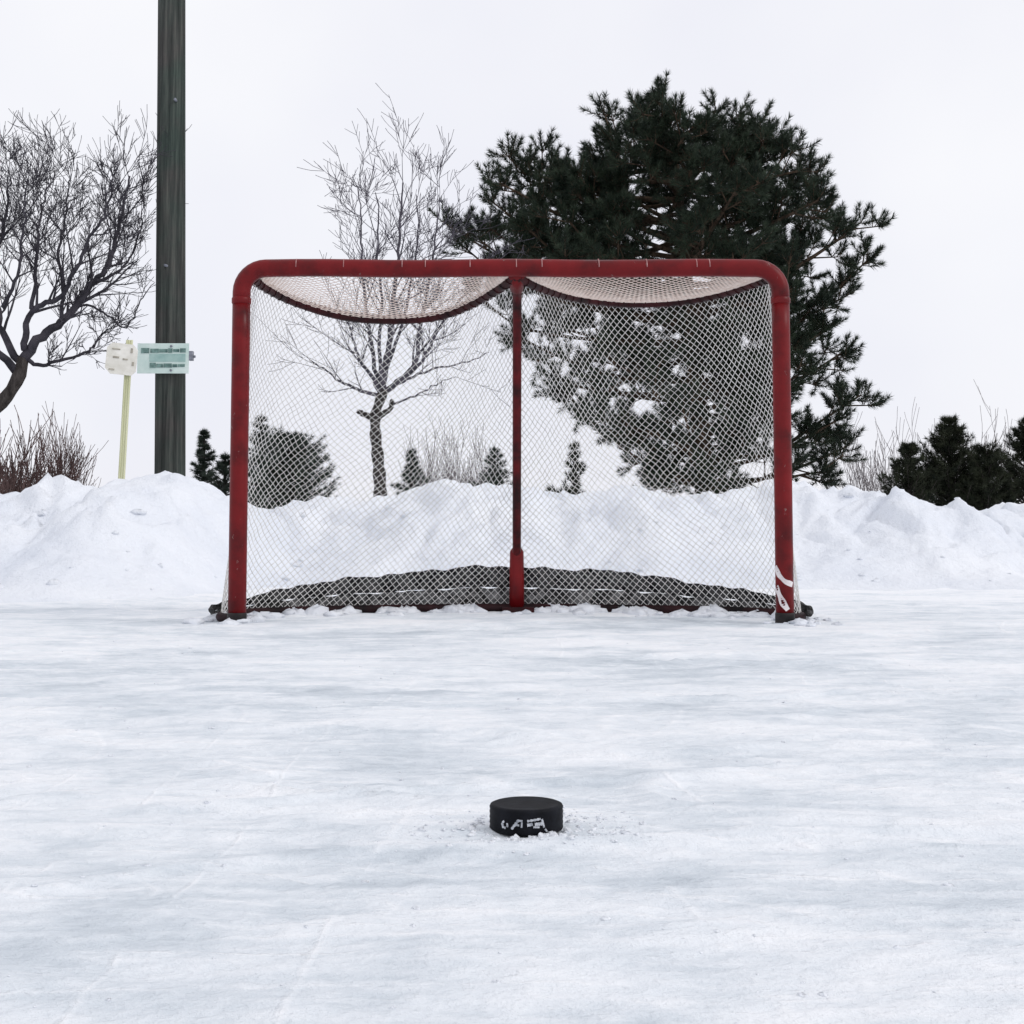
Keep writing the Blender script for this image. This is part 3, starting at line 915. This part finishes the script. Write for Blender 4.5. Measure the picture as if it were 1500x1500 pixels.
limb(cw, [(566, 572), (590, 553), (610, 527), (613, 492), (622, 450), (632, 390), (640, 330), (645, 290)], BD, 0.038, 0.008, 2, 13, 0.8, 0.6, **K)
limb(cw, [(568, 570), (600, 548), (622, 522), (640, 488), (660, 458), (684, 424), (700, 400)], BD, 0.032, 0.008, 2, 8, -0.7, 0.5, **K)
limb(cw, [(574, 566), (620, 545), (664, 535), (700, 525), (716, 516)], BD, 0.022, 0.006, 1, 7, 0.4, 0.5, **K)
limb(cw, [(572, 592), (612, 578), (642, 562), (668, 552)], BD, 0.017, 0.005, 1, 5, -0.4, 0.45, **K)
limb(cw, [(558, 576), (548, 530), (540, 480), (534, 430), (530, 370), (528, 310), (524, 275)], BD, 0.032, 0.007, 2, 12, 1.0, 0.58, **K)
limb(cw, [(560, 560), (555, 500), (560, 440), (552, 380), (556, 320), (550, 282)], BD, 0.03, 0.006, 2, 11, -1.0, 0.55, **K)
limb(cw, [(566, 540), (590, 470), (604, 400), (612, 340), (610, 285)], BD, 0.026, 0.006, 2, 11, -0.5, 0.55, **K)
cw.build('crown', M['hazed_twig'], bt)

# ---- big bare tree whose trunk stands left of the view
LD = 11.8
lb0 = P(-78, 760, LD); lb0.z = -0.15
lt = thing('bare_tree', 'large dark leafless tree with spreading branches left of the wooden pole', 'tree', lb0)
tr, cw = MB(), MB()
tp = [lb0] + [P(a, b, LD) for a, b in [(-72, 700), (-46, 650), (-14, 606), (12, 578), (28, 550), (34, 524)]]
tp = resample(catmull(tp, 5), 30)
tr.tube(tp, [0.082 - 0.028 * i / 29 + 0.006 * math.sin(i * 1.7) for i in range(30)], 12)
tr.build('trunk', M['bark'], lt)
K = dict(kidset=(5, 6, 5))
limb(cw, [(34, 527), (60, 496), (95, 468), (117, 440), (136, 414), (156, 394), (166, 365), (176, 325), (184, 285), (190, 258)], LD, 0.062, 0.012, 2, 18, 0.4, 0.6, **K)
limb(cw, [(36, 512), (42, 460), (62, 448), (92, 432), (104, 405), (117, 380), (127, 352), (146, 328), (157, 296), (165, 262)], LD, 0.042, 0.010, 2, 16, -0.7, 0.58, **K)
limb(cw, [(46, 452), (51, 420), (55, 370), (58, 320), (68, 285), (74, 258)], LD - 0.1, 0.026, 0.008, 2, 13, 0.5, 0.55, **K)
limb(cw, [(36, 522), (56, 536), (90, 527), (122, 519), (138, 506), (152, 488), (172, 478)], LD, 0.028, 0.006, 2, 10, 0.5, 0.45, **K)
limb(cw, [(110, 445), (150, 455), (182, 480), (200, 455), (212, 430), (226, 415)], LD + 0.2, 0.016, 0.005, 1, 9, 0.6, 0.4, **K)
limb(cw, [(30, 530), (10, 500), (-4, 460), (-8, 400), (4, 340), (12, 290), (15, 260)], LD, 0.048, 0.010, 2, 14, 0.8, 0.6, **K)
limb(cw, [(24, 545), (0, 520), (-40, 480), (-70, 420), (-95, 350), (-110, 280)], LD, 0.05, 0.012, 2, 14, -0.8, 0.6, **K)
limb(cw, [(-4, 590), (-40, 560), (-90, 520), (-140, 450), (-170, 370)], LD, 0.045, 0.012, 2, 12, 0.9, 0.6, **K)
limb(cw, [(90, 470), (92, 420), (86, 370), (96, 320), (100, 280), (104, 256)], LD + 0.2, 0.026, 0.008, 2, 13, 0.9, 0.55, **K)
limb(cw, [(4, 450), (26, 400), (32, 350), (36, 300), (40, 262)], LD - 0.2, 0.024, 0.008, 2, 12, -0.6, 0.55, **K)
limb(cw, [(140, 410), (168, 402), (195, 372), (206, 330), (212, 290)], LD + 0.1, 0.018, 0.006, 2, 9, 0.7, 0.42, **K)
cw.build('crown', M['twig'], lt)

# ---- conifers: limbs coated in needles
class Needles:
    def __init__(self): self.p, self.d, self.l, self.w = [], [], [], []
    def brush(self, pts, dens, ln, lean=0.55, wid=0.006, u0=0.0, tip=True, droop=0.0):
        L = sum((b - a).length for a, b in zip(pts, pts[1:]))
        n = max(6, int(L * dens * (1 - u0)))
        arr = np.array([tuple(q) for q in pts])
        u = u0 + (1 - u0) * RNG.random(n)
        x = u * (len(arr) - 1); i = np.minimum(x.astype(int), len(arr) - 2); f = (x - i)[:, None]
        p = arr[i] * (1 - f) + arr[i + 1] * f
        t = arr[i + 1] - arr[i]; t /= np.linalg.norm(t, axis=1)[:, None] + 1e-9
        r = RNG.normal(size=(n, 3)); r -= t * (r * t).sum(1)[:, None]; r /= np.linalg.norm(r, axis=1)[:, None] + 1e-9
        d = t * lean + r * (1 - 0.25 * lean); d[:, 2] += 0.12 - droop
        d /= np.linalg.norm(d, axis=1)[:, None]
        self.p.append(p); self.d.append(d); self.l.append(ln * RNG.uniform(0.6, 1.15, n)); self.w.append(np.full(n, wid))
        if tip:
            m = max(6, int(dens * 0.06)); e = arr[-1]; t = arr[-1] - arr[-2]; t /= np.linalg.norm(t) + 1e-9
            d = t + RNG.normal(0, 0.42, (m, 3)); d /= np.linalg.norm(d, axis=1)[:, None]
            self.p.append(np.repeat(e[None], m, 0)); self.d.append(d); self.l.append(ln * RNG.uniform(0.7, 1.2, m)); self.w.append(np.full(m, wid))
    def build(self, name, mat, parent):
        p, d, l, w = [np.concatenate(q) for q in (self.p, self.d, self.l, self.w)]
        s = RNG.normal(size=p.shape); s = np.cross(d, s); s /= np.linalg.norm(s, axis=1)[:, None] + 1e-9
        a = p + s * w[:, None] * 0.5; b = p - s * w[:, None] * 0.5; c = p + d * l[:, None]
        V = np.stack([a, b, c], 1).reshape(-1, 3)
        return tris_mesh(name, V, np.arange(len(V)).reshape(-1, 3), mat, parent, False)

# the big pine
ND = 15.5
OUT = [(185, 900, 1060), (205, 830, 1110), (230, 768, 1155), (260, 730, 1182), (290, 716, 1198), (330, 722, 1262), (380, 742, 1262), (430, 722, 1236),
       (480, 752, 1208), (520, 782, 1226), (560, 815, 1196), (600, 852, 1248), (650, 905, 1226), (700, 962, 1206)]
oy = [q[0] for q in OUT]; oL = [q[1] for q in OUT]; oR = [q[2] for q in OUT]
def trunk_px(y): return 1035 + (985 - 1035) * (730 - y) / 560.0
pb = P(1036, 740, ND); pb.z = -0.15
pine = thing('pine_tree', 'tall broad dark pine tree rising behind the right half of the net', 'tree', pb)
tp = [pb] + [P(trunk_px(y), y, ND) for y in (700, 620, 540, 460, 380, 300, 250, 215)]
tp = resample(catmull(tp, 4), 40)
tr = MB(); tr.tube(tp, [0.125 * (1 - i / 39) ** 0.8 + 0.018 for i in range(40)], 12); tr.build('trunk', M['pine_bark'], pine)
wood, nee = MB(), Needles()
def puff(p, d, size):
    """a bough end: short needle-coated shoots radiating from a twig"""
    for k in range(random.randint(7, 10)):
        e = (d.normalized() * 0.55 + rnd_dir() * 0.95 + Vector((0, 0, 0.42))).normalized()
        L = size * random.uniform(0.55, 1.15)
        q0 = p - d.normalized() * size * random.uniform(0, 0.55)
        q1 = q0 + e * L * 0.55; q2 = q1 + (e + Vector((0, 0, 0.35))).normalized() * L * 0.45
        wood.tube([q0, q1, q2], [0.006, 0.005, 0.003], 3, False)
        nee.brush([q0, q1, q2], 400, 0.085, 0.7, 0.0075, 0.15)
def pine_limb(start, tip, r0, sag=0.10, nsh=6, sl=0.24, u0=0.40):
    L = (tip - start).length
    mid1 = start.lerp(tip, 0.4) + Vector((random.gauss(0, .05), random.gauss(0, .05), -sag * L + random.gauss(0, .04)))
    mid2 = start.lerp(tip, 0.75) + Vector((random.gauss(0, .05), random.gauss(0, .05), -sag * 0.9 * L + random.gauss(0, .04)))
    pts = resample(catmull([start, mid1, mid2, tip], 6), 16)
    wood.tube(pts, [r0 * (1 - 0.8 * i / 15) + 0.004 for i in range(16)], 6, False)
    puff(pts[-1], pts[-1] - pts[-3] + Vector((0, 0, 0.03)), sl)
    for j in range(nsh):
        u = u0 + (0.97 - u0) * (j + random.random()) / nsh
        q = at_frac(pts, u)
        i = min(int(u * 15), 14); dd = (pts[i + 1] - pts[i]).normalized()
        side = rnd_dir(); side = (side - dd * side.dot(dd)).normalized()
        e = dd * 0.8 + side * random.uniform(0.5, 1.1) + Vector((0, 0, random.uniform(0.0, 0.4)))
        e = e.normalized() * random.uniform(0.18, 0.42)
        wood.tube([q, q + e * 0.5, q + e], [0.010, 0.008, 0.006], 4, False)
        puff(q + e, e, sl * random.uniform(0.75, 1.15))
NL = 120
for k in range(NL):
    fy = (k + 0.5) / NL
    ytip = 196 + (705 - 196) * fy ** 1.12 + random.uniform(-14, 14)
    az = k * 2.39996 + random.uniform(-0.3, 0.3)
    tx = trunk_px(ytip)
    Lx, Rx = np.interp(ytip, oy, oL), np.interp(ytip, oy, oR)
    ca, sa = math.cos(az), math.sin(az)
    rad_px = (Rx - tx) if ca > 0 else (tx - Lx)
    mean_px = 0.5 * (Rx - Lx)
    rr = math.sqrt((ca * rad_px) ** 2 + (sa * mean_px) ** 2) * random.uniform(0.45, 0.95)
    if fy > 0.38 and random.random() < 0.22 + (fy - 0.38) * 0.75: continue
    ystart = ytip + rr * random.uniform(0.0, 0.30)
    ystart = min(ystart, 715)
    m = ND / F_PX
    st = P(trunk_px(ystart), ystart, ND)
    c0 = P(tx, ytip, ND)
    tip = c0 + Vector((ca * rr * m, sa * rr * m, 0))
    pine_limb(st, tip, 0.022 + 0.00006 * rr, 0.05, 3 + int(rr / 42), 0.24)
# limbs whose tips stand out against the sky
for (tx_, ty_, dy, sy) in [(1262, 325, 0.2, 450), (1236, 345, -0.4, 455), (1274, 378, 0.3, 480), (1196, 290, -0.2, 400), (1242, 432, 0.2, 520), (1212, 480, -0.3, 560),
                           (1240, 512, 0.0, 600), (1262, 578, 0.1, 672), (1232, 612, -0.3, 690), (1240, 655, 0.2, 705), (1215, 690, -0.2, 712),
                           (716, 292, 0.2, 390), (724, 340, -0.3, 420), (748, 385, 0.2, 470), (706, 440, 0.1, 500), (757, 492, -0.2, 560), (792, 520, 0.2, 590),
                           (650, 326, 0.5, 470), (732, 268, -0.5, 380), (775, 240, 0.4, 350), (740, 312, 0.6, 400), (768, 330, -0.7, 430), (800, 280, 0.9, 400), (790, 350, 0.7, 440), (765, 372, -0.4, 450), (830, 320, -1.0, 420), (845, 250, -0.8, 360), (820, 370, -1.0, 450), (870, 300, 1.2, 400), (880, 220, 0.5, 330), (694, 345, 0.4, 480), (668, 352, 0.7, 480), (822, 575, 0.1, 640), (860, 615, -0.2, 670), (905, 655, 0.3, 700), (968, 700, -0.1, 714),
                           (1130, 600, -1.2, 690), (1090, 640, -1.4, 700), (1000, 600, -1.5, 690), (950, 560, -1.4, 670), (1180, 540, -1.0, 640), (1150, 680, -0.9, 712), (1060, 690, -1.1, 712)]:
    st = P(trunk_px(sy), sy, ND)
    pine_limb(st, P(tx_, ty_, ND + dy), 0.03, 0.08, 5, 0.24, 0.48)
cr_ = wood.build('limbs', M['pine_bark'], pine)
nee.build('crown', M['pine'], pine)

def conifer(name, label, cat, px, ytop, ybase, d, halfw_px, mat, group=None, tiers=15, dens=260, ln=0.058, steep=0.35, shape=1.0, wid=0.006, hidden=60, per=7, ragged=0.34):
    """small cone-shaped evergreen; its foot stands in the snow behind the bank"""
    top = P(px, ytop, d)
    foot = Vector((top.x, d, field_z(top.x, d) - 0.05))
    root = thing(name, label, cat, foot, group)
    zb = P(px, ybase, d).z
    hw_ = halfw_px * d / F_PX
    tm = MB(); H = top.z - foot.z
    tm.tube([foot.lerp(top, k / 8) for k in range(9)], [0.012 + 0.022 * (1 - k / 8) * H for k in range(9)], 8); tm.build('trunk', M['bark'], root)
    nn, wd = Needles(), MB()
    for k in range(tiers):
        f = (k + 0.3) / tiers
        rr = hw_ * min(1.0, f * 1.05 + 0.06) ** shape
        for j in range(per):
            az = j * 6.283 / per + k * 0.9 + random.uniform(-0.3, 0.3)
            ff = min(1.0, f * random.uniform(0.72, 1.25) + 0.01)
            z = top.z + (zb - 0.25 - top.z) * ff
            r2 = hw_ * min(1.0, ff * 1.05 + 0.06) ** shape * random.uniform(1 - ragged * 1.6, 1 + ragged * 0.7)
            st = Vector((top.x, d, z - 0.2 * r2 * steep))
            tip = Vector((top.x + r2 * math.cos(az), d + r2 * math.sin(az), z + r2 * steep * random.uniform(0.4, 1.3)))
            pts = resample(catmull([st, st.lerp(tip, 0.55) - Vector((0, 0, 0.08 * r2)), tip], 4), 7)
            wd.tube(pts, [0.007 * (1 - i / 8) + 0.002 for i in range(7)], 3, False)
            nn.brush(pts, dens, ln, 0.6, wid, 0.30)
            for q in range(3):
                u = random.uniform(0.3, 0.95); c = at_frac(pts, u)
                dd = (tip - st).normalized(); sd = Vector((-dd.y, dd.x, 0)) * random.choice((-1, 1))
                e = c + (dd * 0.8 + sd * random.uniform(0.5, 1) + Vector((0, 0, random.uniform(-0.1, 0.4)))) * r2 * random.uniform(0.22, 0.5)
                nn.brush([c, c.lerp(e, 0.5), e], dens, ln, 0.6, wid)
    nn.brush([foot.lerp(top, 0.8), top], dens, ln, 0.6, wid)
    wd.build('limbs', M['bark'], root)
    nn.build('crown', mat, root)
    return root
conifer('spruce_tree', 'slender young spruce just right of the wooden pole', 'tree', 299, 632, 712, 14.5, 26, M['spruce'], tiers=13)
conifer('spruce_tree', 'low dark spruce poking out behind the left goal post', 'tree', 330, 668, 722, 13.8, 34, M['spruce'], tiers=9, steep=0.45)
conifer('spruce_tree', 'pointed spruce seen through the net right beside the left goal post', 'tree', 383, 612, 726, 14.2, 42, M['spruce'], tiers=15)
conifer('juniper_shrub', 'wide rounded evergreen bush seen through the net by the left goal post', 'bush', 426, 640, 726, 13.4, 60, M['spruce'], tiers=14, shape=0.55, steep=0.5, per=13)
conifer('spruce_tree', 'tiny spruce right of the bare tree trunk seen through the net', 'tree', 603, 660, 720, 15.0, 24, M['spruce'], tiers=10)
conifer('spruce_tree', 'small spruce next to the centre brace seen through the net', 'tree', 724, 658, 722, 14.6, 36, M['spruce'], tiers=11, ragged=0.4)
conifer('juniper_shrub', 'dark peaked evergreen bush right of the pine, tallest of its clump', 'bush', 1391, 616, 742, 12.6, 66, M['juniper'], 'dark evergreen bushes right of the pine', tiers=15, shape=0.95, steep=0.75, per=14)
conifer('juniper_shrub', 'low dark evergreen bush on the pine side of the tallest bush', 'bush', 1331, 654, 738, 12.4, 42, M['juniper'], 'dark evergreen bushes right of the pine', tiers=10, shape=0.85, steep=0.9, per=11)
conifer('juniper_shrub', 'small dark evergreen bush filling the gap beside the tallest bush', 'bush', 1443, 662, 745, 12.3, 42, M['juniper'], 'dark evergreen bushes right of the pine', tiers=11, shape=0.5, steep=0.7, per=13)
conifer('juniper_shrub', 'broad dark evergreen bush at the far end of the clump', 'bush', 1506, 616, 742, 12.6, 56, M['juniper'], 'dark evergreen bushes right of the pine', tiers=15, shape=0.9, steep=0.75, per=13)
conifer('juniper_shrub', 'small evergreen sprig left of the pine above the snow bank', 'bush', 842, 652, 716, 11.6, 20, M['juniper'], tiers=7, steep=0.9, ragged=0.6, per=6)
conifer('juniper_shrub', 'flat evergreen tuft half buried in the notch of the snow bank', 'bush', 824, 722, 752, 9.6, 34, M['juniper'], tiers=5, steep=0.5, ragged=0.6, per=8, shape=0.4)

# ---- leafless shrubs and distant scrub
def twig_shrub(name, label, px, ytop, d, halfw_px, n, mat, r=0.006, level=1, up=0.35, group=None, minr=0.0022):
    c = P(px, 760, d); c.z = field_z(c.x, d) - 0.05
    root = thing(name, label, 'shrub', c, group)
    H = P(px, ytop, d).z - c.z
    hw_ = halfw_px * d / F_PX
    s = MB()
    for k in range(n):
        a = random.uniform(0, 6.283); q = math.sqrt(random.random())
        b = c + Vector((math.cos(a), math.sin(a), 0)) * hw_ * 0.5 * q
        lean = Vector((math.cos(a), math.sin(a), 0)) * hw_ * 0.65 * q / H
        grow(s, b, Vector((lean.x, lean.y, 1)) + rnd_dir() * 0.1, H * random.uniform(0.55, 1.0) * (1 - 0.25 * q), r, level, up, (5, 5, 4), 0.2, minr, 4, 0.5)
    s.build('stems', mat, root)
    return root
twig_shrub('leafless_shrub', 'reddish brown leafless shrub below the large bare tree', 8, 676, 11.2, 80, 90, M['brown_twig'], 0.007, 2, minr=0.003)
twig_shrub('leafless_shrub', 'thin brown leafless shrub left of the yellow post', 88, 655, 11.6, 34, 26, M['brown_twig'], 0.006, 2)
for k, (px, yt_, d, hw_, n, lab) in enumerate([
        (690, 668, 26, 55, 26, 'pale leafless thicket behind the two little spruces'),
        (640, 668, 28, 50, 22, 'pale leafless thicket just right of the bare tree trunk'),
        (1270, 672, 24, 40, 14, 'thin pale leafless thicket between pine and dark bushes'),
        (1430, 640, 24, 70, 22, 'pale leafless thicket standing up behind the dark bushes'),
        (1340, 655, 25, 50, 12, 'sparse pale leafless thicket behind the lowest dark bush')]):
    twig_shrub('distant_thicket', lab, px, yt_, d, hw_, n, M['far_haze_twig'], 0.010, 2, 0.4, 'pale thickets far behind the snow bank', 0.004)
